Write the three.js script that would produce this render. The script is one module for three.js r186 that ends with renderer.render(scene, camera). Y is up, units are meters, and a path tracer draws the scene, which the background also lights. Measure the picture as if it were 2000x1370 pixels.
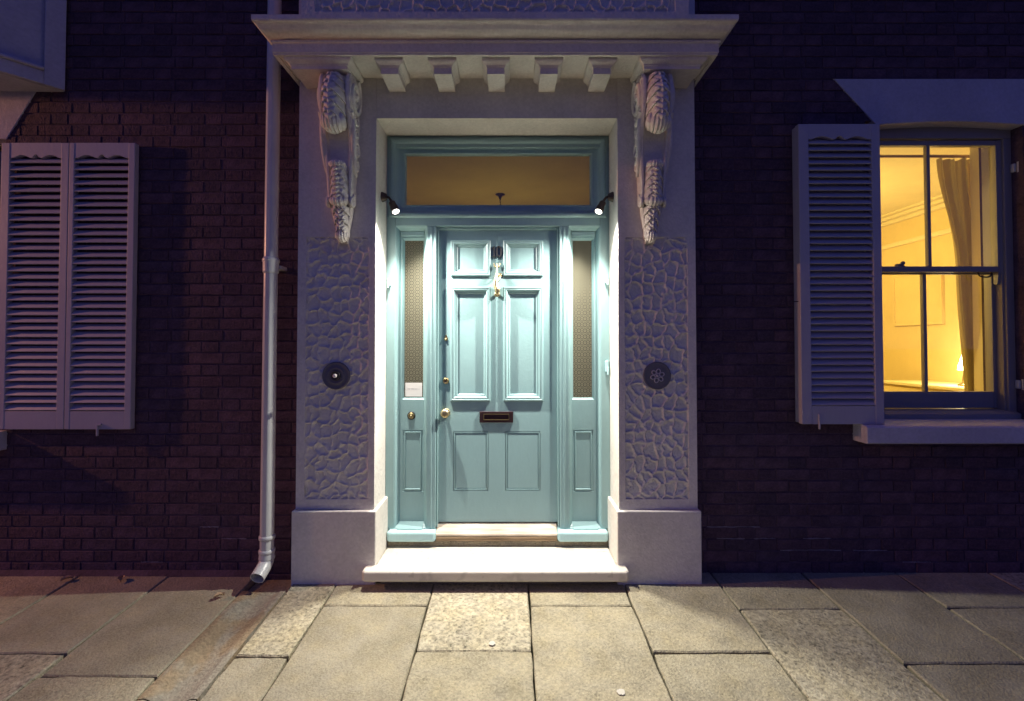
import * as THREE from 'three';
import { mergeGeometries, toCreasedNormals } from 'three/addons/utils/BufferGeometryUtils.js';
import { RoundedBoxGeometry } from 'three/addons/geometries/RoundedBoxGeometry.js';
import { FontLoader } from 'three/addons/loaders/FontLoader.js';
import { TextGeometry } from 'three/addons/geometries/TextGeometry.js';

// ------------------------------------------------------------------ camera, night sky, exposure
const scene = new THREE.Scene();
const renderer = new THREE.WebGLRenderer({ antialias: true });
renderer.setSize(1024, 701);
renderer.toneMapping = THREE.LinearToneMapping;
renderer.toneMappingExposure = 1.0;
renderer.shadowMap.enabled = true;
const camera = new THREE.PerspectiveCamera(72.76, 2000 / 1370, 0.05, 800);
camera.position.set(0.09, 1.485, 3.0);
camera.rotation.x = THREE.MathUtils.degToRad(1.2);
camera.setViewOffset(2000, 1370, 2, 33, 2000, 1370);
const SKY_LOW = [0.056, 0.056, 0.215], SKY_HIGH = [0.036, 0.056, 0.275];
{
  const W = 64, H = 32, d = new Float32Array(W * H * 4);
  for (let j = 0; j < H; j++) for (let i = 0; i < W; i++) {
    const el = Math.max(0, (j + 0.5) / H * 2 - 1), t = Math.pow(el, 0.6);
    for (let c = 0; c < 3; c++) d[(j * W + i) * 4 + c] = SKY_LOW[c] * (1 - t) + SKY_HIGH[c] * t;
    d[(j * W + i) * 4 + 3] = 1;
  }
  const sky = new THREE.DataTexture(d, W, H, THREE.RGBAFormat, THREE.FloatType);
  sky.mapping = THREE.EquirectangularReflectionMapping; sky.magFilter = THREE.LinearFilter; sky.needsUpdate = true;
  scene.background = sky; scene.environment = sky;
}
const SPOT = { power: 25, color: [1.0, 0.95, 0.85], angle: 1.2, penumbra: 1.0, aim: [0.50, -1.0, 0.46] };
const STREET = { power: 58, color: [1.0, 0.43, 0.23], at: [-8.0, 3.25, 0.78] };
const ROOM = { power: 8.5, color: [1.0, 0.72, 0.22], at: [2.75, 2.25, -2.1] };
const HALL = { power: 0.78, color: [1.0, 0.76, 0.26], at: [-0.02, 2.0, -1.8] };

// ------------------------------------------------------------------ helpers
let seed = 7;
const rnd = () => { seed = (seed + 0x6D2B79F5) | 0; let t = Math.imul(seed ^ (seed >>> 15), 1 | seed); t = (t + Math.imul(t ^ (t >>> 7), 61 | t)) ^ t; return ((t ^ (t >>> 14)) >>> 0) / 4294967296; };
const rr = (a, b) => a + (b - a) * rnd();
const lerp = (a, b, t) => a + (b - a) * t, clamp = (x, a = 0, b = 1) => Math.min(b, Math.max(a, x));
const sm = (a, b, x) => { const t = clamp((x - a) / (b - a)); return t * t * (3 - 2 * t); };
const hash = (x, y, s = 0) => { let n = Math.imul(x | 0, 374761393) + Math.imul(y | 0, 668265263) + Math.imul(s | 0, 974634777); n = Math.imul(n ^ (n >>> 13), 1274126177); return ((n ^ (n >>> 16)) >>> 0) / 4294967296; };
function vnoise(x, y, per, s) {
  const xi = Math.floor(x), yi = Math.floor(y), fx = x - xi, fy = y - yi, u = fx * fx * (3 - 2 * fx), v = fy * fy * (3 - 2 * fy);
  const w = (k) => per ? ((k % per) + per) % per : k;
  return lerp(lerp(hash(w(xi), w(yi), s), hash(w(xi + 1), w(yi), s), u), lerp(hash(w(xi), w(yi + 1), s), hash(w(xi + 1), w(yi + 1), s), u), v);
}
function fbm(x, y, per, s, oct = 4) { let a = 0, k = 0.5, t = 0; for (let o = 0; o < oct; o++) { a += k * vnoise(x, y, per, s + o * 17); t += k; k *= 0.5; x *= 2; y *= 2; per *= 2; } return a / t; }
const enc = (v) => Math.round(255 * Math.pow(clamp(v), 1 / 2.2));
function tex(size, fn, { srgb = true, metres = 1 } = {}) {
  const d = new Uint8Array(size * size * 4);
  for (let j = 0; j < size; j++) for (let i = 0; i < size; i++) {
    const c = fn(i / size, j / size, i, j), k = (j * size + i) * 4;
    for (let q = 0; q < 3; q++) { const v = Array.isArray(c) ? c[q] : c; d[k + q] = srgb ? enc(v) : Math.round(255 * clamp(v)); }
    d[k + 3] = 255;
  }
  const t = new THREE.DataTexture(d, size, size, THREE.RGBAFormat);
  t.wrapS = t.wrapT = THREE.RepeatWrapping; t.magFilter = THREE.LinearFilter; t.minFilter = THREE.LinearMipmapLinearFilter; t.generateMipmaps = true;
  if (srgb) t.colorSpace = THREE.SRGBColorSpace;
  t.repeat.set(1 / metres, 1 / metres); t.needsUpdate = true;
  return t;
}
const used = {};
function numbered(n) { if (!(n in used)) { used[n] = 0; return n; } used[n]++; return n + '_' + String(used[n]).padStart(3, '0'); }
function tag(o, label, category, group) { o.userData.label = label; o.userData.category = category; if (group) o.userData.group = group; return o; }
function thing(name, label, category, pos = [0, 0, 0], group) {
  const g = new THREE.Group(); g.name = numbered(name); g.position.set(...pos); scene.add(g);
  return tag(g, label, category, group);
}
function structure(name, parent = scene) { const g = new THREE.Group(); g.name = numbered(name); g.userData.kind = 'structure'; parent.add(g); return g; }
function uvm(g, ou = 0, ov = 0) { // uv in metres, by the main direction of each face
  if (g.index) g = g.toNonIndexed();
  const p = g.attributes.position, n = new Float32Array(p.count * 2);
  const a = new THREE.Vector3(), b = new THREE.Vector3(), c = new THREE.Vector3();
  for (let i = 0; i < p.count; i += 3) {
    a.fromBufferAttribute(p, i); b.fromBufferAttribute(p, i + 1); c.fromBufferAttribute(p, i + 2);
    const m = b.clone().sub(a).cross(c.clone().sub(a)), X = Math.abs(m.x), Y = Math.abs(m.y), Z = Math.abs(m.z);
    [a, b, c].forEach((v, k) => {
      const u = X > Y && X > Z ? [v.z, v.y] : Y > Z ? [v.x, v.z] : [v.x, v.y];
      n[(i + k) * 2] = u[0] + ou; n[(i + k) * 2 + 1] = u[1] + ov;
    });
  }
  g.setAttribute('uv', new THREE.BufferAttribute(n, 2));
  return g;
}
function clean(g) { g = g.index ? g.toNonIndexed() : g; for (const k of Object.keys(g.attributes)) if (!['position', 'normal', 'uv'].includes(k)) g.deleteAttribute(k); if (!g.attributes.uv) g.setAttribute('uv', new THREE.BufferAttribute(new Float32Array(g.attributes.position.count * 2), 2)); return g; }
const merge = (l) => l.length === 1 ? clean(l[0]) : mergeGeometries(l.map(clean), false);
function part(name, geos, material, parent, keepUV = false) {
  let g = merge(Array.isArray(geos) ? geos : [geos]);
  if (!keepUV) g = uvm(g);
  const m = new THREE.Mesh(g, material); m.name = name; m.castShadow = m.receiveShadow = true; parent.add(m); return m;
}
function single(name, geos, material, label, category, group) { const m = part(numbered(name), geos, material, scene); return tag(m, label, category, group); }
const bx = (x0, x1, y0, y1, z0, z1, r = 0) => { // box by its bounds, chamfered by r
  const w = x1 - x0, h = y1 - y0, d = z1 - z0; r = Math.min(r, w * 0.45, h * 0.45, d * 0.45);
  const g = r > 0 ? new RoundedBoxGeometry(w, h, d, 1, r) : new THREE.BoxGeometry(w, h, d);
  return g.translate((x0 + x1) / 2, (y0 + y1) / 2, (z0 + z1) / 2);
};
function quads(rows, close = false, crease = 0.6) { // a skin through rows of points
  const p = [];
  for (let i = 0; i + 1 < rows.length; i++) {
    const A = rows[i], B = rows[i + 1], n = A.length;
    for (let k = 0; k < (close ? n : n - 1); k++) { const l = (k + 1) % n; p.push(...A[k], ...B[k], ...B[l], ...A[k], ...B[l], ...A[l]); }
  }
  const g = new THREE.BufferGeometry(); g.setAttribute('position', new THREE.Float32BufferAttribute(p, 3)); g.computeVertexNormals();
  return crease > 0 ? toCreasedNormals(g, crease) : g;
}
// a mitred frame: profile of [inset, z]
const frameMould = (x0, x1, y0, y1, prof, crease = 0.6) => quads(prof.map(([d, z]) => [[x0 + d, y0 + d, z], [x1 - d, y0 + d, z], [x1 - d, y1 - d, z], [x0 + d, y1 - d, z]]), true, crease);
// a moulding that returns round both ends of a block: profile of [outset, y]
const returned = (cx, hw, zf, zb, prof, kx = 1, crease = 0.6) => {
  const skin = quads(prof.map(([o, y]) => [[cx - hw - o * kx, y, zb], [cx - hw - o * kx, y, zf + o], [cx + hw + o * kx, y, zf + o], [cx + hw + o * kx, y, zb]]).reverse(), false, crease);
  const cap = ([o, y]) => new THREE.BoxGeometry(2 * (hw + o * kx), 0.0005, zf + o - zb).translate(cx, y, (zf + o + zb) / 2);
  return [skin, cap(prof[0]), cap(prof[prof.length - 1])];
};
function taper(points, radii, seg = 40, rad = 12, squash = 1) {
  const c = new THREE.CatmullRomCurve3(points.map((p) => new THREE.Vector3(...p))), f = c.computeFrenetFrames(seg, false), rows = [];
  for (let i = 0; i <= seg; i++) {
    const t = i / seg, q = c.getPointAt(t), x = t * (radii.length - 1), k = Math.min(radii.length - 2, Math.floor(x)), r = lerp(radii[k], radii[k + 1], x - k), row = [];
    for (let j = 0; j < rad; j++) { const a = j / rad * Math.PI * 2, v = q.clone().addScaledVector(f.normals[i], Math.cos(a) * r).addScaledVector(f.binormals[i], Math.sin(a) * r * squash); row.push([v.x, v.y, v.z]); }
    rows.push(row);
  }
  rows.unshift(rows[0].map(() => c.getPointAt(0).toArray())); rows.push(rows[0].map(() => c.getPointAt(1).toArray()));
  return quads(rows, true, 0.9);
}
const lathe = (pts, seg = 28) => new THREE.LatheGeometry(pts.map(([r, y]) => new THREE.Vector2(r, y)), seg);
const latheZ = (pts, x, y, z, seg) => lathe(pts, seg).rotateX(Math.PI / 2).translate(x, y, z); // its axis towards the street
const ext = (pts, depth, opt = {}) => { const s = new THREE.Shape(pts.map(([x, y]) => new THREE.Vector2(x, y))); (opt.holes || []).forEach((h) => s.holes.push(new THREE.Path(h.map(([x, y]) => new THREE.Vector2(x, y))))); return new THREE.ExtrudeGeometry(s, { depth, bevelEnabled: !!opt.bevel, bevelSize: opt.bevel || 0, bevelThickness: opt.bevel || 0, bevelSegments: opt.seg || 1, curveSegments: 12 }); };
const rect = (x0, x1, y0, y1) => [[x0, y0], [x1, y0], [x1, y1], [x0, y1]];

// ------------------------------------------------------------------ textures and materials
const tStucco = tex(512, (u, v) => 0.70 + 0.22 * fbm(u * 6, v * 6, 6, 3, 5) + 0.16 * (fbm(u * 90, v * 90, 90, 9, 2) - 0.5), { metres: 1.1 });
const bStucco = tex(512, (u, v) => 0.6 * fbm(u * 24, v * 24, 24, 31, 4) + 0.4 * fbm(u * 140, v * 140, 140, 37, 2), { srgb: false, metres: 1.1 });
const tPaint = tex(512, (u, v) => 0.84 + 0.12 * fbm(u * 5, v * 5, 5, 43, 4) + 0.05 * (fbm(u * 120, v * 24, 24, 47, 2) - 0.5), { metres: 0.9 });
const bPaint = tex(512, (u, v) => 0.5 * fbm(u * 30, v * 8, 8, 53, 4) + 0.5 * fbm(u * 60, v * 60, 60, 59, 3), { srgb: false, metres: 0.6 });
const speckle = (s, coarse, amp, dark) => tex(512, (u, v, i, j) => {
  const m = fbm(u * 4, v * 4, 4, s, 4), f = fbm(u * coarse, v * coarse, coarse, s + 5, 2), h = hash(i, j, s);
  const pit = fbm(u * coarse * 1.6, v * coarse * 1.6, Math.round(coarse * 1.6), s + 11, 1) > 0.80 ? dark : 0;
  const q = clamp(0.62 + 0.34 * (m - 0.5) + amp * (f - 0.5) + 0.16 * (h - 0.5) - pit + (h > 0.992 ? 0.25 : 0)), g = fbm(u * 9, v * 9, 9, s + 23, 3);
  return [q * (1.0 + 0.05 * (g - 0.5)), q, q * (0.97 - 0.16 * (g - 0.5))];
}, { metres: 0.62 });
const tSlab = [speckle(101, 70, 0.34, 0.12), speckle(131, 46, 0.62, 0.22), speckle(161, 90, 0.26, 0.10)];
const bSlab = tex(512, (u, v) => 0.45 * fbm(u * 12, v * 12, 12, 71, 4) + 0.55 * fbm(u * 90, v * 90, 90, 73, 2), { srgb: false, metres: 0.62 });
const tBrick = tex(512, (u, v, i, j) => { const m = fbm(u * 8, v * 8, 8, 201, 5), f = fbm(u * 60, v * 60, 60, 203, 2), q = 0.5 + 0.5 * (m - 0.5) + 0.34 * (f - 0.5) + 0.14 * (hash(i, j, 5) - 0.5); return [q, q * (0.95 + 0.1 * (m - 0.5)), q]; }, { metres: 0.55 });
const bBrick = tex(512, (u, v) => 0.5 * fbm(u * 20, v * 20, 20, 211, 4) + 0.5 * fbm(u * 90, v * 90, 90, 213, 2), { srgb: false, metres: 0.55 });
const tWood = tex(512, (u, v) => { const w = fbm(u * 3, v * 26, 3, 301, 4), l = fbm(u * 4, v * 90, 4, 305, 3); const q = 0.45 + 0.5 * (w - 0.4) + 0.3 * (l - 0.5); return [q, q * 0.96, q * 0.9]; }, { metres: 0.5 });
const tMarble = tex(512, (u, v) => { const w = Math.abs(fbm(u * 4 + 0.0, v * 4, 4, 311, 5) - 0.5) * 2, q = 0.93 - 0.14 * sm(0.1, 0, w) - 0.10 * fbm(u * 7, v * 7, 7, 317, 4) - (fbm(u * 60, v * 60, 60, 319, 1) > 0.93 ? 0.14 : 0); return [q, q * 0.985, q * 0.95]; }, { metres: 1.2 });
const tRust = tex(512, (u, v) => { const a = sm(0.42, 0.62, fbm(u * 6, v * 3, 3, 331, 5)), f = 0.75 + 0.5 * (fbm(u * 70, v * 70, 70, 337, 2) - 0.5); return [lerp(0.52, 0.52, a) * f, lerp(0.50, 0.42, a) * f, lerp(0.44, 0.29, a) * f]; }, { metres: 0.7 });
const tEtch = tex(512, (u, v) => { // etched lattice of quatrefoils, 4 x 4 cells
  const cu = u * 4, cv = v * 4, fx = cu - Math.floor(cu) - 0.5, fy = cv - Math.floor(cv) - 0.5;
  const r = Math.hypot(fx, fy), c4 = Math.hypot(Math.abs(fx) - 0.5, Math.abs(fy) - 0.5), dia = Math.abs(fx) + Math.abs(fy);
  let d = 0;
  if (Math.abs(r - 0.30) < 0.045) d = 1;
  if (Math.abs(c4 - 0.20) < 0.045) d = 1;
  for (const [a, b] of [[0.13, 0], [-0.13, 0], [0, 0.13], [0, -0.13]]) if (Math.hypot(fx - a, fy - b) < 0.055) d = 1;
  if (c4 < 0.07 || Math.abs(dia - 0.5) < 0.025) d = 1;
  const k = 1 - 0.86 * d;
  return [k, k, k];
}, { metres: 0.168 });
const M = {};
function mat(name, rgb, o = {}) {
  const m = new THREE.MeshPhysicalMaterial({ roughness: o.rough ?? 0.7, metalness: o.metal ?? 0 });
  m.color.setRGB(...rgb); m.name = name;
  if (o.map) m.map = o.map;
  if (o.bump) { m.bumpMap = o.bump; m.bumpScale = o.bs ?? 0.002; }
  if (o.coat) { m.clearcoat = o.coat; m.clearcoatRoughness = o.cr ?? 0.2; }
  for (const k of ['transmission', 'thickness', 'ior', 'specularIntensity']) if (o[k] !== undefined) m[k] = o[k];
  if (o.glow) { m.emissive.setRGB(...o.glow); m.emissiveIntensity = o.gi ?? 1; }
  return (M[name] = m);
}
mat('stucco', [0.78, 0.74, 0.67], { map: tStucco, bump: bStucco, bs: 0.004, rough: 0.85 });
mat('teal', [0.285, 0.445, 0.455], { map: tPaint, bump: bPaint, bs: 0.0007, rough: 0.36 });
mat('tealSill', [0.46, 0.70, 0.72], { map: tPaint, bump: bPaint, bs: 0.001, rough: 0.45 });
mat('shutter', [0.44, 0.42, 0.47], { map: tPaint, bump: bPaint, bs: 0.001, rough: 0.55 });
mat('sash', [0.27, 0.255, 0.255], { map: tPaint, bump: bPaint, bs: 0.001, rough: 0.5 });
mat('stonePaint', [0.55, 0.54, 0.60], { map: tStucco, bump: bStucco, bs: 0.003, rough: 0.8 });
mat('pipe', [0.58, 0.60, 0.58], { map: tPaint, bump: bPaint, bs: 0.001, rough: 0.33 });
mat('dark', [0.008, 0.008, 0.010], { rough: 0.9 });
mat('bronze', [0.075, 0.05, 0.04], { rough: 0.45, metal: 0.5, bump: bStucco, bs: 0.0006 });
mat('iron', [0.03, 0.03, 0.035], { rough: 0.6, bump: bStucco, bs: 0.002 });
mat('paleMortar', [0.42, 0.37, 0.41], { map: tBrick, bump: bBrick, bs: 0.004, rough: 0.95 });
mat('castPlate', [0.13, 0.125, 0.145], { rough: 0.7, bump: bStucco, bs: 0.003 });
mat('brass', [0.46, 0.38, 0.22], { rough: 0.40, metal: 1 });
mat('oldBrass', [0.34, 0.26, 0.13], { rough: 0.42, metal: 1 });
mat('plate', [0.10, 0.055, 0.06], { rough: 0.3, metal: 0.8 });
mat('marble', [0.70, 0.655, 0.58], { map: tMarble, bump: bStucco, bs: 0.0015, rough: 0.5 });
mat('stone', [0.42, 0.36, 0.25], { map: tSlab[0], bump: bSlab, bs: 0.004, rough: 0.9 });
mat('bareWood', [0.62, 0.45, 0.28], { map: tWood, bump: tWood, bs: 0.004, rough: 0.75 });
mat('paleWood', [0.95, 0.82, 0.68], { map: tWood, bump: tWood, bs: 0.0015, rough: 0.6 });
mat('glass', [1, 1, 1], { transmission: 1, thickness: 0, rough: 0.03, ior: 1.5 });
mat('etched', [0.40, 0.37, 0.27], { map: tEtch, transmission: 0.55, thickness: 0, rough: 0.4, specularIntensity: 0.3 });
mat('lens', [1, 1, 1], { glow: [1, 0.94, 0.85], gi: 6 });
mat('bulb', [1, 1, 1], { glow: [1, 0.62, 0.36], gi: 8 });
mat('warmBulb', [1, 1, 1], { glow: [1, 0.8, 0.45], gi: 4 });
mat('shade', [0.95, 0.9, 0.8], { transmission: 0.5, thickness: 0, rough: 1, glow: [1, 0.86, 0.60], gi: 0.9 });
mat('card', [0.72, 0.68, 0.66], { rough: 0.6 });
mat('print', [0.42, 0.40, 0.42], { rough: 0.8 });
mat('plaster', [0.80, 0.66, 0.30], { map: tPaint, rough: 0.8 });
mat('ceilingPaint', [0.84, 0.76, 0.46], { map: tPaint, rough: 0.85 });
mat('cloth', [0.52, 0.43, 0.13], { map: tPaint, bump: bStucco, bs: 0.001, rough: 1, transmission: 0.28, thickness: 0 });
mat('floorWood', [0.30, 0.20, 0.12], { map: tWood, rough: 0.5 });
mat('mortar', [0.150, 0.098, 0.138], { map: tBrick, bump: bBrick, bs: 0.004, rough: 0.95 });
const BR = [[0.165, 0.095, 0.128], [0.150, 0.088, 0.124], [0.182, 0.100, 0.130], [0.135, 0.084, 0.120]].map((c, i) => mat('brick' + i, c, { map: tBrick, bump: bBrick, bs: 0.005, rough: 0.9 }));
const SL = [[0.46, 0.405, 0.275, 0], [0.51, 0.45, 0.31, 1], [0.42, 0.37, 0.26, 2], [0.48, 0.42, 0.285, 0], [0.52, 0.46, 0.325, 1]].map(([r, g, b, k], i) => mat('slab' + i, [r, g, b], { map: tSlab[k], bump: bSlab, bs: 0.006, rough: 0.88 }));
mat('joint', [0.10, 0.10, 0.06], { map: tSlab[1], bump: bSlab, bs: 0.01, rough: 1 });
mat('channel', [0.60, 0.56, 0.48], { map: tRust, bump: bSlab, bs: 0.006, rough: 0.85 });
mat('asphalt', [0.09, 0.09, 0.095], { map: tSlab[1], bump: bSlab, bs: 0.01, rough: 0.95 });
mat('gum', [0.46, 0.43, 0.36], { rough: 0.8 });
mat('leafLitter', [0.36, 0.24, 0.14], { rough: 0.8 });
const teal = M.teal, stucco = M.stucco;

// ------------------------------------------------------------------ ground: pavement falling to the road
const FALL = 0.06, gy = (z) => -FALL * Math.max(-0.5, z);
{
  const road = structure('road');
  part('road_surface', bx(-150, 150, -0.50, -0.30, 2.75, 150), M.asphalt, road);
  const kerb = structure('kerb');
  for (let x = -5.4, k = 0; x < 5.4; x += 0.9, k++) part('kerb_stone', bx(x, x + 0.894, -0.5, gy(2.6) + rr(-0.003, 0.003), 2.452, 2.75, 0.02), SL[(k + 2) % 5], kerb);
  part('kerb_run', [bx(-150, -5.41, -0.5, gy(2.6), 2.452, 2.75, 0.02), bx(5.41, 150, -0.5, gy(2.6), 2.452, 2.75, 0.02)], SL[2], kerb);
  const pave = structure('pavement');
  const bed = (x0, x1, z0, z1, dy) => quads([[[x0, gy(z0) + dy, z0], [x1, gy(z0) + dy, z0]], [[x0, gy(z1) + dy, z1], [x1, gy(z1) + dy, z1]]], false, 0);
  part('joint_bed', bed(-5.5, 5.5, -0.42, 2.45, -0.046), M.joint, pave);
  part('far_paving', [bed(-150, -5.5, -0.42, 2.45, 0), bed(5.5, 150, -0.42, 2.45, 0)], SL[2], pave);
  function slab(x0, x1, z0, z1, m, top) { // worn edge, arris, sides
    const g = 0.0045, n = 7, ring = (inset, dy, jit) => {
      const pts = [], c = [[x0 + g + inset, z0 + g + inset], [x1 - g - inset, z0 + g + inset], [x1 - g - inset, z1 - g - inset], [x0 + g + inset, z1 - g - inset]];
      for (let s = 0; s < 4; s++) for (let k = 0; k < n; k++) {
        const a = c[s], b = c[(s + 1) % 4], t = k / n, j = jit[s * n + k];
        const x = lerp(a[0], b[0], t) + (s % 2 ? j : 0), z = lerp(a[1], b[1], t) + (s % 2 ? 0 : j), corner = k === 0 ? 0.004 : 0;
        pts.push([x + (s === 0 || s === 3 ? corner : -corner), gy(z) + top + dy, z + (s < 2 ? corner : -corner)]);
      }
      return pts;
    };
    const jit = [...Array(4 * n)].map(() => rr(-0.0035, 0.0035));
    const a = ring(0, -0.05, jit), b = ring(0, -0.006, jit), c = ring(0.006, 0, jit), cx = (x0 + x1) / 2, cz = (z0 + z1) / 2;
    const geo = quads([a, b, c, c.map(() => [cx, gy(cz) + top, cz])], true, 0.4);
    const mesh = part('paving_slab', geo, m, pave);
    const uv = mesh.geometry.attributes.uv, du = rnd(), dv = rnd(); for (let i = 0; i < uv.count; i++) uv.setXY(i, uv.getX(i) + du, uv.getY(i) + dv);
  }
  const cols = [[-5.48, -4.94], [-4.94, -4.37], [-4.37, -3.80], [-3.80, -3.23], [-3.23, -2.66, [0.45]], [-2.66, -2.09, [0.63]], [-2.09, -1.535, [0.775]], [-1.262, -0.989, [0.649]], [-0.989, -0.387, [0.241, 1.12]], [-0.387, 0.197, [0.611, 1.27]], [0.197, 0.788, [0.244, 1.10]], [0.788, 1.378, [0.621, 1.22]], [1.378, 1.965, [0.274, 1.16]], [1.965, 2.57, [0.697]], [2.57, 3.17, [0.26, 0.93]], [3.17, 3.77], [3.77, 4.37], [4.37, 4.95], [4.95, 5.5]];
  const pick = { '9,0': 4, '9,1': 0, '8,0': 3, '8,1': 2, '10,0': 0, '10,1': 3, '11,0': 3, '11,1': 0, '12,0': 0, '12,1': 1, '13,0': 2, '13,1': 2, '6,0': 2, '6,1': 0, '5,0': 2, '7,0': 1, '7,1': 2 };
  cols.forEach(([x0, x1, js], ci) => {
    const z = [-0.40, ...(js || [rr(0.2, 0.7)])];
    while (z[z.length - 1] < 2.0) z.push(z[z.length - 1] + rr(0.5, 0.75));
    z[z.length - 1] = 2.45;
    for (let k = 0; k + 1 < z.length; k++) slab(x0, x1, z[k], z[k + 1], SL[pick[ci + ',' + k] ?? Math.floor(rnd() * 5)], rr(-0.0025, 0.0025));
  });
  // drain channel that takes the downpipe across the pavement
  const prof = [[-1.530, -0.05], [-1.530, -0.002], [-1.500, 0.001], [-1.480, -0.006], [-1.455, -0.020], [-1.42, -0.030], [-1.385, -0.030], [-1.345, -0.022], [-1.315, -0.008], [-1.298, 0.0], [-1.270, -0.001], [-1.268, -0.05]];
  for (const [z0, z1] of [[0.10, 0.905], [0.911, 1.70], [1.706, 2.448]]) part('channel_stone', quads([prof.map(([x, y]) => [x, gy(z1) + y, z1]), prof.map(([x, y]) => [x, gy(z0) + y, z0])], false, 0.8), M.channel, pave);
  part('gully_stone', bx(-1.53, -1.27, -0.10, -0.035, -0.1, 0.098, 0.006), M.channel, pave);
  part('wall_fillet', quads([[[-4.3, 0.028, -0.098], [-1.56, 0.026, -0.098]], [[-4.3, 0.006, -0.055], [-1.56, 0.004, -0.058]], [[-4.3, -0.01, -0.05], [-1.56, -0.01, -0.053]]].reverse()), M.mortar, pave);
}
[[-0.005, 0.562, 0.017, 'pale flattened chewing gum near the slab joint in front of the step'], [0.575, 0.872, 0.019, 'pale flattened chewing gum at the bottom edge right of the door']].forEach(([x, z, r, label]) => {
  const p = []; for (let k = 0; k < 18; k++) { const a = k / 18 * Math.PI * 2, q = r * (0.8 + 0.35 * rnd()); p.push([Math.cos(a) * q, Math.sin(a) * q * 0.9]); }
  const m = single('chewing_gum', ext(p, 0.0015, { bevel: 0.001 }).rotateX(-Math.PI / 2), M.gum, label, 'gum', 'flattened gum on the pavement');
  m.position.set(x, gy(z) + 0.003, z); m.rotation.x = Math.atan(FALL);
});
[[-2.68, 0.0, 0.6, 'curled dry leaf at the wall foot, leftmost of three'], [-2.34, 0.0, 2.0, 'curled dry leaf at the wall foot, middle of three'], [-1.62, 0.18, 4.0, 'thin dry leaf lying beside the drain channel head']].forEach(([x, z, a, label]) => {
  const rows = []; for (let i = 0; i <= 8; i++) { const t = i / 8, w = 0.017 * Math.sin(Math.PI * Math.pow(t, 0.8)) + 0.0008; rows.push([-1, -0.5, 0, 0.5, 1].map((u) => [t * 0.06 - 0.03, 0.006 + 0.014 * u * u + 0.010 * Math.sin(t * 3), u * w])); }
  const m = single('dry_leaf', quads(rows, false, 1), M.leafLitter, label, 'leaf', 'dry leaves on the pavement'); m.position.set(x, gy(z) + 0.003, z); m.rotation.y = a;
});

// ------------------------------------------------------------------ brick walls
const FACE = -0.10, COURSE = 0.075;
function brickGeo(w, h, d, c) {
  const x = w / 2, y = h / 2, R = (X, Y, z) => [[-X, -Y, z], [X, -Y, z], [X, Y, z], [-X, Y, z]], p = [];
  const q = (a, b, e, f) => p.push(...a, ...b, ...e, ...a, ...e, ...f);
  const A = R(x, y, -d), B = R(x, y, -c), C = R(x - c, y - c, 0);
  for (let k = 0; k < 4; k++) { const l = (k + 1) % 4; q(A[k], A[l], B[l], B[k]); q(B[k], B[l], C[l], C[k]); }
  q(C[0], C[1], C[2], C[3]);
  const g = new THREE.BufferGeometry(); g.setAttribute('position', new THREE.Float32BufferAttribute(p, 3)); g.computeVertexNormals();
  return g;
}
const brickCache = new Map();
function brickOf(w) {
  const key = Math.round(w * 200) * 8 + Math.floor(rnd() * 4);
  if (!brickCache.has(key)) brickCache.set(key, uvm(brickGeo(Math.round(w * 200) / 200, 0.0655, 0.03, 0.0025), rnd() * 3, rnd() * 3));
  return brickCache.get(key);
}
function brickWall(label, x0, x1, top, hole, side) {
  const t = thing('brick_wall', label, 'wall');
  const [h0, h1, v0, v1] = hole;
  part('mortar_bed', [bx(x0, h0, -0.3, top, -0.40, FACE - 0.0055), bx(h1, x1, -0.3, top, -0.40, FACE - 0.0055), bx(h0, h1, -0.3, v0, -0.40, FACE - 0.0055), bx(h0, h1, v1, top, -0.40, FACE - 0.0055)], M.mortar, t);
  const list = [];
  for (let k = -1; (k + 1) * COURSE < top; k++) {
    const y = (k + 0.5) * COURSE; let x = x0 + (k % 2 ? 0 : -0.085) - 0.02, n = (k & 1);
    while (x < x1) {
      const w = n++ % 2 ? 0.1025 : 0.215; let a = Math.max(x, x0), b = Math.min(x + w, x1); x += w + 0.01;
      if (y > v0 - 0.03 && y < v1 + 0.03) { if (a < h0 && b > h0) b = h0; else if (a < h1 && b > h1) a = h1; else if (a >= h0 && b <= h1) continue; }
      if (b - a > 0.03) list.push([a, b, y]);
    }
  }
  const score = ([a, b, y]) => { const x = (a + b) / 2, d = Math.hypot(x - 0.09, y - 1.485, 3.1); return (Math.abs(x) > 3.2 || y > 3.5 || y < 0 ? -100 : 0) + (b - a) / d - 0.05 * Math.max(0, y - 1.2); };
  list.sort((p, q) => score(q) - score(p));
  const rest = [];
  list.forEach(([a, b, y], i) => {
    const g = brickOf(b - a), px = (a + b) / 2, pz = FACE + rr(-0.002, 0.001), m = BR[Math.floor(Math.pow(rnd(), 1.3) * 4)], tilt = rr(-0.006, 0.006);
    if (i < 296) { const o = new THREE.Mesh(g, m); o.name = 'brick'; o.castShadow = o.receiveShadow = true; o.position.set(px, y, pz); o.rotation.z = tilt * 0.6; t.add(o); }
    else (rest[BR.indexOf(m)] ||= []).push(g.clone().rotateZ(tilt * 0.6).translate(px, y, pz));
  });
  rest.forEach((l, i) => { const o = part('brick_courses', l, BR[i], t, true); o.userData.kind = 'stuff'; });
  return t;
}
brickWall('dark brick wall left of the doorway, behind the downpipe and two-leaf shutter', -4.6, -1.24, 4.5, [-4.27, -3.23, 0.97, 2.95]);
brickWall('dark brick wall right of the doorway, around the lit window', 1.24, 4.6, 4.5, [2.42, 3.46, 0.97, 2.95]);
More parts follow.
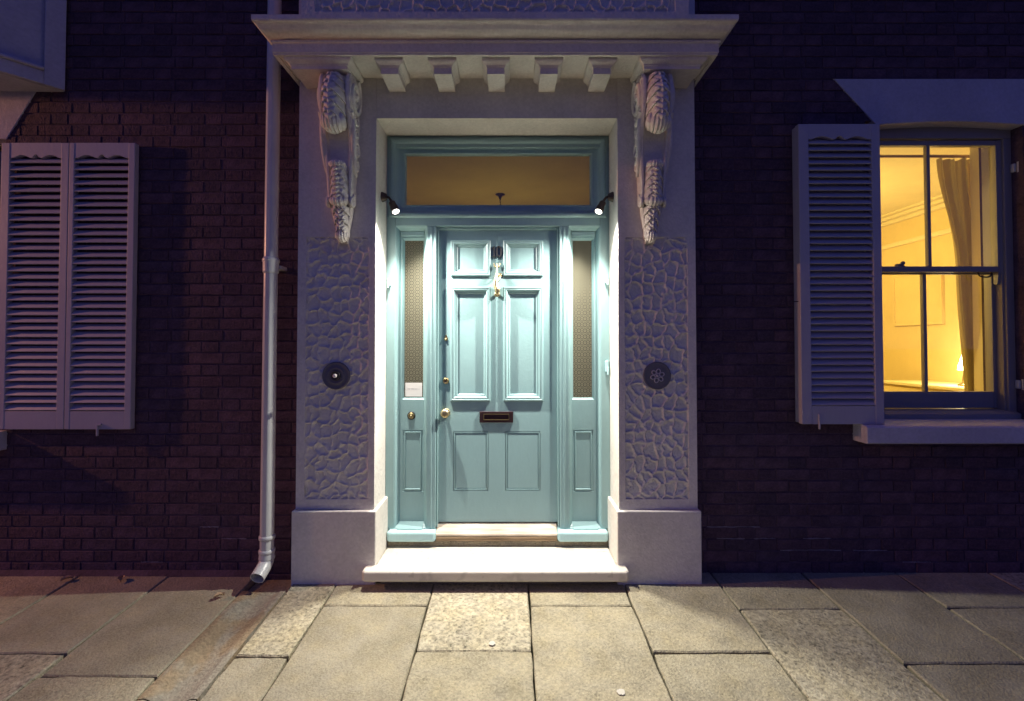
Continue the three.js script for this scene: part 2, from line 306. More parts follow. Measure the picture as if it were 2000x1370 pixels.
for (const [w, x0, x1, y] of [[1, 1.83, 2.22, 0.15], [1, 1.42, 1.60, 0.225], [1, 1.66, 1.80, 0.225], [1, 1.98, 2.16, 0.225], [1, 2.30, 2.52, 0.15], [1, 2.62, 2.80, 0.075], [1, 1.36, 1.70, 0.30], [0, -2.30, -2.16, 0.075], [0, -1.92, -1.80, 0.30], [0, -1.78, -1.62, 0.225]]) { const p = [], q = []; for (let k = 0; k <= 14; k++) { const x = lerp(x0, x1, k / 14); p.push([x, y - rr(0.001, 0.005)]); q.unshift([x, y + rr(0.0, 0.005)]); } part('pale_pointing', ext([...p, ...q], 0.004).translate(0, 0, FACE - 0.0053), M.paleMortar, scene.getObjectByName(w ? 'brick_wall_001' : 'brick_wall')); }

// ------------------------------------------------------------------ door surround
const surround = thing('door_surround', 'painted stucco door surround with carved consoles and toothed cornice', 'door surround');
const IN = 0.767, OUT = 1.258, PL = 0.448;
function vermiculated(x0, x1, y0, y1, sd, discs = []) {
  const cell = 0.066, st = 0.0042, nx = Math.round((x1 - x0) / st), ny = Math.round((y1 - y0) / st), depth = 0.011, rows = [];
  const H = (x, y) => {
    const wx = x + 0.050 * (fbm(x * 22, y * 22, 0, sd, 3) - 0.5), wy = (y + 0.050 * (fbm(x * 22, y * 22, 0, sd + 50, 3) - 0.5)) * 0.86;
    const gx = Math.floor(wx / cell), gyy = Math.floor(wy / cell); let f1 = 9, f2 = 9;
    for (let a = -1; a <= 1; a++) for (let b = -1; b <= 1; b++) { const d = Math.hypot((gx + a + 0.15 + 0.7 * hash(gx + a, gyy + b, sd)) * cell - wx, (gyy + b + 0.15 + 0.7 * hash(gx + a, gyy + b, sd + 1)) * cell - wy); if (d < f1) { f2 = f1; f1 = d; } else if (d < f2) f2 = d; }
    let h = -depth * sm(0.0, 0.34, (f2 - f1) / cell) * (0.6 + 0.8 * fbm(x * 9, y * 9, 0, sd + 3, 2)) + 0.0045 * (fbm(x * 60, y * 60, 0, sd + 9, 3) - 0.5);
    for (const [dx, dy, r] of discs) h = lerp(-0.004, h, sm(r * 0.98, r * 1.06, Math.hypot(x - dx, y - dy)));
    const e = Math.min(x - x0, x1 - x, y - y0, y1 - y);
    return e < 0.0006 ? -0.001 : h - 0.001;
  };
  for (let j = 0; j <= ny; j++) { const row = []; for (let i = 0; i <= nx; i++) { const x = lerp(x0, x1, i / nx), y = lerp(y0, y1, j / ny); row.push([x, y, H(x, y)]); } rows.push(row); }
  const p = new Float32Array((nx + 1) * (ny + 1) * 3), idx = [];
  rows.forEach((r, j) => r.forEach((v, i) => p.set(v, (j * (nx + 1) + i) * 3)));
  for (let j = 0; j < ny; j++) for (let i = 0; i < nx; i++) { const a = j * (nx + 1) + i; idx.push(a, a + 1, a + nx + 2, a, a + nx + 2, a + nx + 1); }
  const g = new THREE.BufferGeometry(); g.setAttribute('position', new THREE.BufferAttribute(p, 3)); g.setIndex(idx); g.computeVertexNormals();
  return g;
}
for (const s of [-1, 1]) {
  const X = (a, b) => s > 0 ? [a, b] : [-b, -a], PA = 0.808, PB = 1.206, y0 = 0.51, y1 = 2.16;
  const pil = new THREE.Group(); pil.name = 'pilaster'; surround.add(pil);
  const b = (a, c, ...r) => bx(...X(a, c), ...r);
  part('pilaster_shaft', [b(IN, OUT, PL, 3.30, -0.40, -0.026), b(IN, PA, PL, 3.30, -0.026, 0, 0), b(PB, OUT, PL, 3.30, -0.026, 0), b(PA, PB, PL, y0, -0.026, 0), b(PA, PB, y1, 3.30, -0.026, 0)], stucco, pil);
  part('vermiculated_panel', vermiculated(...X(PA, PB), y0, y1, s > 0 ? 401 : 443, [[s * 1.011, 1.283, s > 0 ? 0.088 : 0.088]]), stucco, pil);
  part('plinth', [b(0.748, 1.272, -0.20, PL - 0.002, -0.40, 0.030, 0.008)], stucco, pil);
}
part('frieze', [bx(-IN + 0.001, IN - 0.001, 2.921, 3.30, -0.40, -0.004)], stucco, surround);
part('upper_wall', [bx(-OUT, OUT, 3.30, 4.5, -0.40, 0.02)], stucco, surround);
{ // parapet over the cornice: smooth margin, vermiculated face
  const z = 0.362, px = 1.09;
  part('parapet_margin', [bx(-px, px, 3.311, 3.352, 0.0, z, 0), bx(-px, -px + 0.075, 3.352, 4.0, 0.0, z, 0), bx(px - 0.075, px, 3.352, 4.0, 0, z, 0), bx(-px + 0.075, px - 0.075, 3.352, 4.0, 0, z - 0.028)], stucco, surround);
  part('vermiculated_panel', vermiculated(-px + 0.075, px - 0.075, 3.352, 3.90, 487).translate(0, 0, z), stucco, surround);
}
{ // cornice: soffit, corona, bead, cyma, fillet, returned at both ends
  const prof = [[0, 3.178], [0.004, 3.182], [0.004, 3.234], [0.010, 3.236], [0.013, 3.243], [0.010, 3.250], [0.003, 3.252], [0.003, 3.257], [0.012, 3.260], [0.030, 3.263], [0.046, 3.267], [0.058, 3.273], [0.066, 3.281], [0.072, 3.290], [0.080, 3.298], [0.092, 3.303], [0.098, 3.306], [0.098, 3.310], [0.100, 3.312], [0.100, 3.338]];
  part('cornice', returned(0, 1.298, 0.26, FACE, prof, 0.75, 0.55), stucco, surround);
  part('soffit_lip', [bx(-1.298, 1.298, 3.168, 3.1785, 0.236, 0.26, 0.004), bx(-1.298, -1.274, 3.168, 3.1785, FACE, 0.235, 0.003), bx(1.274, 1.298, 3.168, 3.1785, FACE, 0.235, 0.003)], stucco, surround);
}
const modProf = (y0) => [[0, y0], [0, 3.128], [0.006, 3.131], [0.006, 3.137], [0.010, 3.141], [0.020, 3.146], [0.028, 3.153], [0.031, 3.160], [0.031, 3.178]];
for (let k = -2; k <= 2; k++) part('modillion', returned(k * 0.316, 0.052, 0.200, -0.02, modProf(3.090)), stucco, surround);
for (const s of [-1, 1]) part('cornice_block', returned(s * 1.045, 0.166, 0.215, -0.02, [[0, 3.112], [0, 3.128], [0.006, 3.131], [0.006, 3.137], [0.010, 3.141], [0.020, 3.146], [0.028, 3.153], [0.031, 3.160], [0.031, 3.178]]), stucco, surround);

// carved consoles under the cornice
function spiralPts(x, cz, cy, r0, r1, turns, a0, dir, ky = 1) { const p = []; for (let i = 0; i <= 44; i++) { const t = i / 44, a = a0 + dir * t * turns * Math.PI * 2, r = lerp(r0, r1, Math.pow(t, 0.8)); p.push([x, cy + Math.sin(a) * r * ky, cz + Math.cos(a) * r]); } return p; }
const depthKeys = [[3.115, 0.175], [3.06, 0.196], [2.98, 0.200], [2.90, 0.184], [2.84, 0.160], [2.78, 0.138], [2.72, 0.122], [2.66, 0.112], [2.58, 0.106], [2.50, 0.098], [2.44, 0.090], [2.38, 0.080], [2.33, 0.060], [2.27, 0.046], [2.20, 0.034], [2.15, 0.022], [2.12, 0.010]];
const depthAt = (y) => { for (let i = 0; i + 1 < depthKeys.length; i++) { const [a, p] = depthKeys[i], [b, q] = depthKeys[i + 1]; if (y <= a && y >= b) return lerp(p, q, sm(0, 1, (a - y) / (a - b))); } return y > 3 ? depthKeys[0][1] : 0.010; };
// a carved leaf: lobed outline, tufts of raised veins raked to the tip, standing proud of the body
function carvedLeaf(yT, yB, wid, lift, { tufts = 5, veins = 3, relief = 0.014, N = 84, K = 48, base = depthAt }) {
  const rows = [];
  for (let i = 0; i <= N; i++) {
    const v = i / N, row = [], y0 = lerp(yT, yB, v);
    for (let k = 0; k <= K; k++) {
      const u = k / K * 2 - 1, e = Math.abs(u), ph = v * tufts - e * 0.85, tuft = ph - Math.floor(ph);
      const w = wid(v) * (1 + 0.16 * (tuft - 0.5)), body = 1 - Math.pow(e, 4);
      const vein = Math.pow(Math.abs(Math.sin((tuft * 0.6 + e) * veins * Math.PI)), 0.7) - 0.6, spine = Math.exp(-e * e * 60);
      const z = base(y0) - 0.03 * (1 - body) + lift(v) * body + relief * body * (0.9 * tuft * (0.3 + e) + 0.55 * vein) + 0.010 * spine;
      row.push([u * w, y0 - 0.010 * tuft * e, z]);
    }
    rows.push(row);
  }
  rows.push(rows[N].map(([x, y]) => [x * 0.9, y - 0.004, base(y) - 0.02]));
  rows.unshift(rows[0].map(([x, y]) => [x * 0.9, y + 0.004, base(y) - 0.02]));
  return quads(rows, false, 0.9);
}
function shell(y, z, w, h, d, n) { // a scalloped, rolled leaf tip
  const rows = [], N = 30, K = 60;
  for (let i = 0; i <= N; i++) { const t = i / N, a = lerp(-0.9, 2.5, t), row = []; for (let k = 0; k <= K; k++) { const u = k / K * 2 - 1, rib = Math.abs(Math.cos(u * n * Math.PI / 2)), q = (1 - 0.30 * u * u) * (0.84 + 0.16 * rib), ww = w * (0.72 + 0.28 * Math.sin(clamp(t * 1.15) * Math.PI)); row.push([u * ww, y + h * 0.35 * u * u - Math.sin(a) * h * q, z - d * 0.45 * u * u + Math.cos(a) * d * q]); } rows.push(row); }
  return quads(rows, false, 0.8);
}
function makeConsole(s) {
  const c = new THREE.Group(); c.name = 'console'; c.position.x = s * 0.967; surround.add(c);
  const width = (y) => y > 2.86 ? 0.092 : y > 2.36 ? lerp(0.074, 0.092, sm(2.36, 2.86, y)) : lerp(0.030, 0.062, sm(2.11, 2.34, y));
  const rows = [];
  for (let i = 0; i <= 110; i++) {
    const y = lerp(3.115, 2.115, i / 110), w = width(y), d = depthAt(y), row = [[-w, y, -0.005]], K = 18, r = Math.min(0.010, d * 0.4);
    row.push([-w, y, d - r]);
    for (let k = 0; k <= K; k++) { const u = k / K * 2 - 1, e = Math.abs(u); row.push([u * w, y, d - r * Math.pow(e, 10) - 0.020 * (1 - sm(0.66, 0.80, e)) * sm(0.02, 0.08, d) + 0.004 * sm(0.72, 0.86, e)]); }
    row.push([w, y, d - r], [w, y, -0.005]); rows.push(row);
  }
  rows.push(rows[rows.length - 1].map(([x, y]) => [x, y, -0.005]));
  part('console_body', quads(rows, false, 0.9), stucco, c);
  for (const q of [-1, 1]) {
    const x = q * 0.098, t = [];
    t.push(taper(spiralPts(x, 0.098, 3.000, 0.096, 0.020, 2.0, 1.9, 1, 1.28), [0.017, 0.016, 0.014, 0.011, 0.009], 90, 12));
    t.push(new THREE.SphereGeometry(0.021, 14, 10).scale(1, 1.3, 1).translate(x, 3.000, 0.098));
    t.push(new THREE.CylinderGeometry(0.092, 0.092, 0.010, 32).rotateZ(Math.PI / 2).scale(1, 1.27, 1).translate(x - q * 0.006, 3.000, 0.098));
    part('volute', t, stucco, c);
    const S = [], X = q * 0.094;
    S.push(taper([[X, 2.885, 0.160], [X, 2.855, 0.120], [X, 2.842, 0.075], [X, 2.860, 0.040], [X, 2.888, 0.044], [X, 2.884, 0.068]], [0.014, 0.017, 0.016, 0.013, 0.011, 0.010], 50, 10));
    S.push(taper([[X, 2.865, 0.135], [X, 2.80, 0.124], [X * 0.99, 2.72, 0.112], [X * 0.96, 2.64, 0.094], [X * 0.93, 2.57, 0.066], [X * 0.9, 2.53, 0.036]], [0.011, 0.017, 0.018, 0.017, 0.015, 0.010], 44, 10));
    S.push(taper([[X, 2.79, 0.10], [X, 2.765, 0.07], [X, 2.785, 0.042], [X, 2.812, 0.050], [X, 2.806, 0.070]], [0.010, 0.013, 0.012, 0.010, 0.008], 40, 10));
    S.push(taper(spiralPts(X * 0.97, 0.048, 2.690, 0.044, 0.010, 1.6, 0.6, 1, 1.1), [0.013, 0.013, 0.010, 0.008], 56, 10));
    S.push(taper(spiralPts(X * 0.95, 0.040, 2.592, 0.034, 0.008, 1.6, 0.6, 1, 1.05), [0.012, 0.011, 0.009, 0.007], 56, 10));
    S.push(taper(spiralPts(q * 0.072, 0.070, 2.365, 0.036, 0.009, 1.6, 1.6, 1, 1.0), [0.014, 0.013, 0.010, 0.008], 56, 10));
    part('scroll', S, stucco, c);
  }
  part('acanthus_leaf', [carvedLeaf(3.095, 2.79, (v) => lerp(0.046, 0.070, Math.sin(Math.PI * clamp(v * 0.75 + 0.15))), (v) => 0.030 + 0.050 * sm(0, 0.5, v) + 0.036 * sm(0.5, 1, v), { tufts: 5, veins: 3, relief: 0.020 }), shell(2.800, 0.200, 0.078, 0.066, 0.068, 7)], stucco, c);
  const beads = []; for (let k = 0; k < 7; k++) { const y = 2.538 - k * 0.026; beads.push(taper([[-0.022, y + 0.012, depthAt(y) + 0.038], [0, y, depthAt(y) + 0.056], [0.022, y - 0.014, depthAt(y) + 0.038]].map(([x, yy, z]) => [s * x, yy, z]), [0.004, 0.0095, 0.004], 12, 8)); }
  part('beaded_leaf', [carvedLeaf(2.58, 2.36, (v) => lerp(0.052, 0.066, v), (v) => 0.042, { tufts: 4, veins: 3, relief: 0.012 }), ...beads, shell(2.575, 0.128, 0.054, 0.028, 0.040, 6), shell(2.358, 0.096, 0.060, 0.036, 0.046, 5)], stucco, c);
  part('tail_leaf', [carvedLeaf(2.335, 2.145, (v) => lerp(0.058, 0.036, v), (v) => 0.036, { tufts: 3, veins: 4, relief: 0.020 }), shell(2.155, 0.040, 0.040, 0.040, 0.046, 6)], stucco, c);
}
makeConsole(-1); makeConsole(1);
// bell push and rosette set into the pilasters
{
  const t = thing('bell_pull', 'round dark cast plate with small pale knob on the left pilaster', 'bell pull', [-1.011, 1.283, -0.004]);
  part('back_plate', latheZ([[0, 0.008], [0.040, 0.008], [0.046, 0.014], [0.052, 0.014], [0.058, 0.008], [0.074, 0.006], [0.080, 0.012], [0.086, 0.010], [0.088, 0]], 0, 0, 0, 48), M.castPlate, t);
  part('cup', latheZ([[0.0, 0.006], [0.022, 0.008], [0.026, 0.014], [0.030, 0.014], [0.032, 0.006]], 0, 0, 0.003, 40), M.iron, t);
  part('knob', latheZ([[0, 0.030], [0.008, 0.030], [0.012, 0.027], [0.012, 0.018], [0.007, 0.010], [0.007, 0]], 0, 0, 0.004, 24), M.card, t);
  const r = thing('rosette_plate', 'round dark cast plate with worn flower rosette on the right pilaster', 'rosette', [1.011, 1.283, -0.004]);
  part('back_plate', latheZ([[0, 0.006], [0.060, 0.006], [0.078, 0.005], [0.084, 0.009], [0.088, 0]], 0, 0, 0, 48), M.castPlate, r);
  for (let k = 0; k < 6; k++) { const a = k / 6 * Math.PI * 2 + 0.3; part('petal', new THREE.TorusGeometry(0.012, 0.0035, 8, 14).scale(1, 1.2, 1.1).rotateZ(a - Math.PI / 2).translate(Math.cos(a) * 0.029, Math.sin(a) * 0.029, 0.009), M.shutter, r); }
  part('flower_eye', new THREE.SphereGeometry(0.010, 14, 10).translate(0, 0, 0.008), M.shutter, r);
}

// ------------------------------------------------------------------ doorway frame with fanlight and sidelights
const F0 = -0.26, FB = -0.40;
const frame = thing('door_frame', 'teal timber doorway frame with fanlight and two patterned sidelights', 'door frame');
{
  const W = 0.7665, top = 2.9205;
  // posts, mullions, head and transom
  part('head', [bx(-W, W, 2.842, top, FB, F0 - 0.002, 0.003)], teal, frame);
  for (const s of [-1, 1]) {
    const b = (a, c, ...r) => s > 0 ? bx(a, c, ...r) : bx(-c, -a, ...r);
    part('post', [b(0.706, W, 0.226, 2.842, FB, F0, 0.004)], teal, frame);
    part('mullion', [b(0.424, 0.487, 0.226, 2.296, FB, F0, 0.005), b(0.448, 0.463, 0.230, 2.290, F0 - 0.01, F0 + 0.006, 0.005), b(0.412, 0.424, 0.226, 2.296, FB, F0 - 0.022, 0.006), b(0.487, 0.499, 0.226, 2.296, FB, F0 - 0.020, 0.006)], teal, frame);
  }
  part('transom', [bx(-0.706, 0.706, 2.296, 2.386, FB, F0 - 0.001, 0.004), bx(-0.706, 0.706, 2.366, 2.378, F0 - 0.01, F0 + 0.006, 0.004), bx(-0.412, 0.412, 2.278, 2.296, FB, F0 - 0.030, 0.005)], teal, frame);
  // fanlight: roll, cove and bead round the pane
  part('fanlight_moulding', [frameMould(-0.746, 0.746, 2.352, 2.905, [[0.0, F0 - 0.03], [0.0, F0 + 0.004], [0.006, F0 + 0.012], [0.016, F0 + 0.017], [0.028, F0 + 0.014], [0.036, F0 + 0.004], [0.040, F0 - 0.006], [0.046, F0 - 0.018], [0.058, F0 - 0.028], [0.074, F0 - 0.033], [0.084, F0 - 0.031], [0.090, F0 - 0.028], [0.096, F0 - 0.031], [0.100, F0 - 0.040], [0.104, F0 - 0.06]].map(([d, z]) => [d, z]), 0.8)], teal, frame);
  part('fanlight_pane', bx(-0.70, 0.70, 2.38, 2.86, -0.315, -0.313), M.glass, frame);
  // sidelights: rails and stiles of the infill, splayed glazing rebate, sunk lower panel, ledge
  for (const s of [-1, 1]) {
    const X = (a, c) => s > 0 ? [a, c] : [-c, -a], cx = s * 0.5905, g0 = cx - 0.066, g1 = cx + 0.066, side = new THREE.Group(); side.name = 'sidelight'; frame.add(side);
    const [o0, o1] = X(0.487, 0.706), p0 = cx - 0.070, p1 = cx + 0.070;
    part('infill', [ext(rect(o0, o1, 0.226, 2.296), 0.05, { holes: [rect(g0 - 0.012, g1 + 0.012, 1.095, 2.222), rect(p0, p1, 0.46, 0.886)] }).translate(0, 0, -0.365)], teal, side);
    part('glazing_rebate', frameMould(g0 - 0.012, g1 + 0.012, 1.095, 2.222, [[0, -0.315], [0.012, -0.333], [0.0125, -0.36]], 0.3), teal, side);
    part('patterned_pane', bx(g0 - 0.004, g1 + 0.004, 1.10, 2.217, -0.340, -0.338), M.etched, side);
    part('sunk_panel', [bx(p0, p1, 0.46, 0.886, -0.36, -0.321), frameMould(p0, p1, 0.46, 0.886, [[0, -0.315], [0.003, -0.3235], [0.008, -0.3235], [0.012, -0.314], [0.018, -0.313], [0.023, -0.3235], [0.030, -0.3215]], 0.5)], teal, side);
    part('side_bead', [frameMould(o0 - 0.002, o1 + 0.002, 0.226, 2.298, [[0, F0 - 0.006], [0.004, F0 - 0.004], [0.010, F0 - 0.010], [0.012, F0 - 0.024], [0.018, F0 - 0.030], [0.026, F0 - 0.044], [0.028, F0 - 0.056]], 0.7)], teal, side);
    part('top_rail', [bx(o0 + 0.028, o1 - 0.028, 2.236, 2.268, -0.34, -0.303, 0.004)], teal, side);
    part('ledge', [ext([[0, 0.226], [0.075, 0.226], [0.075, 0.232], [0, 0.258]], o1 - o0 - 0.05).rotateY(-Math.PI / 2).translate(o1 - 0.025, 0, -0.318)], teal, side);
  }
  for (const s of [-1, 1]) { // nosed timber sills under the sidelights
    const x0 = s < 0 ? -0.746 : 0.403, x1 = s < 0 ? -0.417 : 0.746;
    part('nosed_sill', [new RoundedBoxGeometry(x1 - x0, 0.074, 0.20, 4, 0.022).translate((x0 + x1) / 2, 0.189, -0.312)], M.tealSill, frame);
  }
  for (const [s, y, h] of [[-1, 1.905, 0.05], [1, 1.925, 0.05], [1, 1.33, 0.075]]) part('hinge_pin', [bx(s * 0.745 - 0.010, s * 0.745 + 0.010, y - h / 2, y + h / 2, F0 - 0.002, F0 + 0.018, 0.004), new THREE.CylinderGeometry(0.007, 0.007, h * 0.7, 10).translate(s * 0.750, y - h * 0.4, F0 + 0.020)], M.tealSill, frame);
}
{ // name card stuck inside the left sidelight, bell on its rail
  const c = thing('name_card', 'small white name card behind the left patterned sidelight', 'card', [-0.590, 1.163, -0.3345]);
  part('card_sheet', bx(-0.059, 0.059, -0.048, 0.048, 0, 0.0015), M.card, c);
  const font = await new FontLoader().loadAsync('fonts/droid/droid_serif_regular.typeface.json');
  const g = new TextGeometry('DE MERELL', { font, size: 0.011, depth: 0.0003, curveSegments: 2 }); g.computeBoundingBox(); g.translate(-(g.boundingBox.max.x) / 2, -0.001, 0.0016);
  part('lettering', g, M.print, c);
  const b = thing('door_bell', 'round brass bell push below the left sidelight pane', 'bell', [-0.602, 0.985, -0.315]);
  part('bell_plate', latheZ([[0, 0.004], [0.020, 0.005], [0.027, 0.004], [0.029, 0]], 0, 0, 0, 32), M.iron, b);
  part('bell_ring', latheZ([[0.0, 0.010], [0.010, 0.009], [0.014, 0.013], [0.018, 0.013], [0.021, 0.008], [0.022, 0.003]], 0, 0, 0, 32), M.oldBrass, b);
  part('push_button', latheZ([[0, 0.017], [0.006, 0.016], [0.009, 0.012], [0.009, 0.008]], 0, 0, 0, 24), M.brass, b);
}
// ------------------------------------------------------------------ the door
const DZ = -0.310;
{
  const door = thing('front_door', 'teal six-panelled front door numbered 10 with letterbox', 'door', [0, 0, 0]);
  const D0 = -0.411, D1 = 0.411, P = [];
  for (const [y0, y1] of [[1.955, 2.205], [1.088, 1.880], [0.456, 0.888]]) for (const s of [-1, 1]) { const a = y0 < 0.5 ? 0.046 : 0.044, b = y0 < 0.5 ? 0.314 : 0.322; P.push([s > 0 ? a : -b, s > 0 ? b : -a, y0, y1]); }
  const off = -0.008;
  part('leaf', ext(rect(D0, D1, 0.256, 2.292), 0.045, { holes: P.map(([a, b, c, d]) => rect(a + off + 0.012, b + off - 0.012, c + 0.012, d - 0.012)) }).translate(0, 0, DZ - 0.045), teal, door);
  part('stile_bead', [bx(off - 0.0025, off + 0.0025, 1.09, 2.292, DZ - 0.001, DZ + 0.0022, 0.001)], teal, door);
  P.forEach(([a, b, c, d]) => {
    const pan = part('door_panel', bx(a + off + 0.006, b + off - 0.006, c + 0.006, d - 0.006, DZ - 0.040, DZ - 0.012), teal, door);
    if (c > 0.9) part('bolection_moulding', frameMould(a + off, b + off, c, d, [[0, DZ - 0.002], [0, DZ + 0.010], [0.005, DZ + 0.0135], [0.011, DZ + 0.013], [0.014, DZ + 0.010], [0.018, DZ + 0.0115], [0.022, DZ + 0.012], [0.028, DZ + 0.008], [0.033, DZ - 0.001], [0.037, DZ - 0.003], [0.040, DZ - 0.002], [0.044, DZ - 0.008], [0.050, DZ - 0.0125]], 0.45), teal, pan);
    else part('flush_bead', frameMould(a + off + 0.010, b + off - 0.010, c + 0.010, d - 0.010, [[0, DZ], [0.002, DZ - 0.008], [0.005, DZ - 0.008], [0.007, DZ - 0.001], [0.013, DZ], [0.016, DZ - 0.007], [0.019, DZ - 0.007], [0.021, DZ - 0.002]], 0.4), teal, pan);
    if (c < 0.9) part('flush_field', bx(a + off + 0.030, b + off - 0.030, c + 0.030, d - 0.030, DZ - 0.012, DZ - 0.0022, 0.001), teal, pan);
  });
  const font = await new FontLoader().loadAsync('fonts/droid/droid_serif_regular.typeface.json');
  for (const [ch, x, cw] of [['1', -0.042, 0.026], ['0', -0.014, 0.041]]) { const g = new TextGeometry(ch, { font, size: 0.074, depth: 0.013, curveSegments: 6, bevelEnabled: true, bevelSize: 0.0012, bevelThickness: 0.0012, bevelSegments: 1 }); g.computeBoundingBox(); const w = g.boundingBox.max.x - g.boundingBox.min.x; g.translate(-g.boundingBox.min.x, -g.boundingBox.min.y, 0).scale(cw / w, 1, 1).translate(x, 2.088, DZ + 0.001); part('house_number', g, M.iron, door); }
  // dolphin-shaped knocker
  const k = new THREE.Group(); k.name = 'knocker'; door.add(k);
  part('dolphin', [taper([[-0.008, 2.018, DZ + 0.020], [-0.008, 1.985, DZ + 0.022], [-0.010, 1.955, DZ + 0.030], [-0.016, 1.920, DZ + 0.036], [-0.014, 1.885, DZ + 0.036], [-0.004, 1.855, DZ + 0.038], [-0.006, 1.825, DZ + 0.036]], [0.005, 0.006, 0.009, 0.013, 0.017, 0.019, 0.014], 50, 14),
    taper([[-0.008, 2.008, DZ + 0.020], [-0.022, 2.022, DZ + 0.020], [-0.028, 2.044, DZ + 0.018]], [0.005, 0.006, 0.002], 16, 8), taper([[-0.008, 2.008, DZ + 0.020], [0.006, 2.022, DZ + 0.020], [0.012, 2.044, DZ + 0.018]], [0.005, 0.006, 0.002], 16, 8), taper([[-0.008, 2.012, DZ + 0.020], [-0.008, 2.030, DZ + 0.022], [-0.008, 2.042, DZ + 0.020]], [0.004, 0.004, 0.002], 12, 8),
    taper([[-0.010, 1.90, DZ + 0.04], [0.004, 1.922, DZ + 0.042], [0.014, 1.948, DZ + 0.03], [0.016, 1.962, DZ + 0.01]], [0.006, 0.007, 0.006, 0.007], 24, 8), new THREE.TorusGeometry(0.014, 0.006, 8, 18).translate(-0.006, 1.826, DZ + 0.036)], M.brass, k);
  part('knocker_rose', latheZ([[0, 0.012], [0.010, 0.010], [0.014, 0]], 0.014, 1.962, DZ, 20), M.oldBrass, k);
  part('strike_plate', latheZ([[0, 0.016], [0.010, 0.014], [0.014, 0]], -0.006, 1.826, DZ, 20), M.oldBrass, k);
  const l = new THREE.Group(); l.name = 'letterbox'; door.add(l);
  part('letter_plate', [ext(rect(-0.126, 0.104, 0.941, 1.013), 0.010, { bevel: 0.0015, holes: [rect(-0.099, 0.077, 0.957, 0.998)] }).translate(0, 0, DZ)], M.plate, l);
  part('letter_flap', [bx(-0.097, 0.075, 0.959, 0.996, DZ - 0.002, DZ + 0.007, 0.002)], M.plate, l);
  part('flap_edge', frameMould(-0.100, 0.078, 0.956, 0.999, [[0, DZ + 0.010], [0.001, DZ + 0.0135], [0.0028, DZ + 0.0135], [0.004, DZ + 0.008]], 0.4), M.oldBrass, l);
  const kn = new THREE.Group(); kn.name = 'door_knob'; door.add(kn);
  part('knob_rose', latheZ([[0.012, 0.008], [0.026, 0.006], [0.030, 0.003], [0.031, 0]], -0.362, 1.006, DZ, 32), M.brass, kn);
  part('knob', latheZ([[0, 0.066], [0.014, 0.066], [0.018, 0.063], [0.023, 0.062], [0.030, 0.055], [0.031, 0.047], [0.024, 0.038], [0.013, 0.032], [0.011, 0.006]], -0.362, 1.006, DZ, 36), M.brass, kn);
  part('rim_lock', latheZ([[0, 0.008], [0.012, 0.008], [0.014, 0.012], [0.020, 0.011], [0.022, 0]], -0.362, 1.227, DZ, 32), M.oldBrass, door);
  const es = new THREE.Group(); es.name = 'escutcheon'; door.add(es);
  part('escutcheon_plate', [latheZ([[0, 0.006], [0.010, 0.006], [0.013, 0.003], [0.014, 0]], -0.362, 1.518, DZ, 24), bx(-0.367, -0.357, 1.522, 1.545, DZ, DZ + 0.005, 0.002)], M.oldBrass, es);
  part('keyhole_cover', latheZ([[0, 0.010], [0.005, 0.010], [0.007, 0.006]], -0.362, 1.514, DZ, 16), M.brass, es);
}
// ------------------------------------------------------------------ threshold, riser, marble step
{
  const t = thing('threshold', 'worn timber threshold board under the teal door', 'threshold');
  part('weather_board', [ext([[-0.010, 0.185], [0.080, 0.185], [0.086, 0.190], [0.084, 0.200], [-0.010, 0.250]], 0.818).rotateY(-Math.PI / 2).translate(0.402, 0, -0.318)], M.paleWood, t);
  part('sill_board', [bx(-0.416, 0.402, 0.169, 0.184, -0.40, -0.231, 0.003)], M.bareWood, t);
  part('sill_board', [bx(-0.416, 0.402, 0.1525, 0.1675, -0.40, -0.236, 0.003)], M.bareWood, t);
  part('stone_riser', [bx(-0.7475, 0.7475, 0.02, 0.1515, -0.40, -0.245, 0.006)], M.stone, t);
  const s = thing('marble_step', 'pale marble entrance step with rounded nosing on the pavement', 'step');
  const outline = [[-0.747, 0.24], [-0.747, -0.034], [-0.802, -0.036], [-0.812, -0.046], [-0.812, -0.092], [-0.804, -0.100], [0.796, -0.100], [0.804, -0.092], [0.804, -0.046], [0.794, -0.036], [0.747, -0.034], [0.747, 0.24]];
  const nos = 0.016;
  const slabG = ext(outline.map(([x, z]) => [x * (1 - nos / 0.81), z < 0 ? z + nos * 0.6 : z]), 0.068 - 2 * nos, { bevel: nos, seg: 4 }).rotateX(-Math.PI / 2).translate(0, 0.046 + nos, 0);
  part('step_slab', slabG, M.marble, s);
  part('step_base', bx(-0.72, 0.72, -0.1, 0.048, -0.24, 0.02), M.stone, s);
}
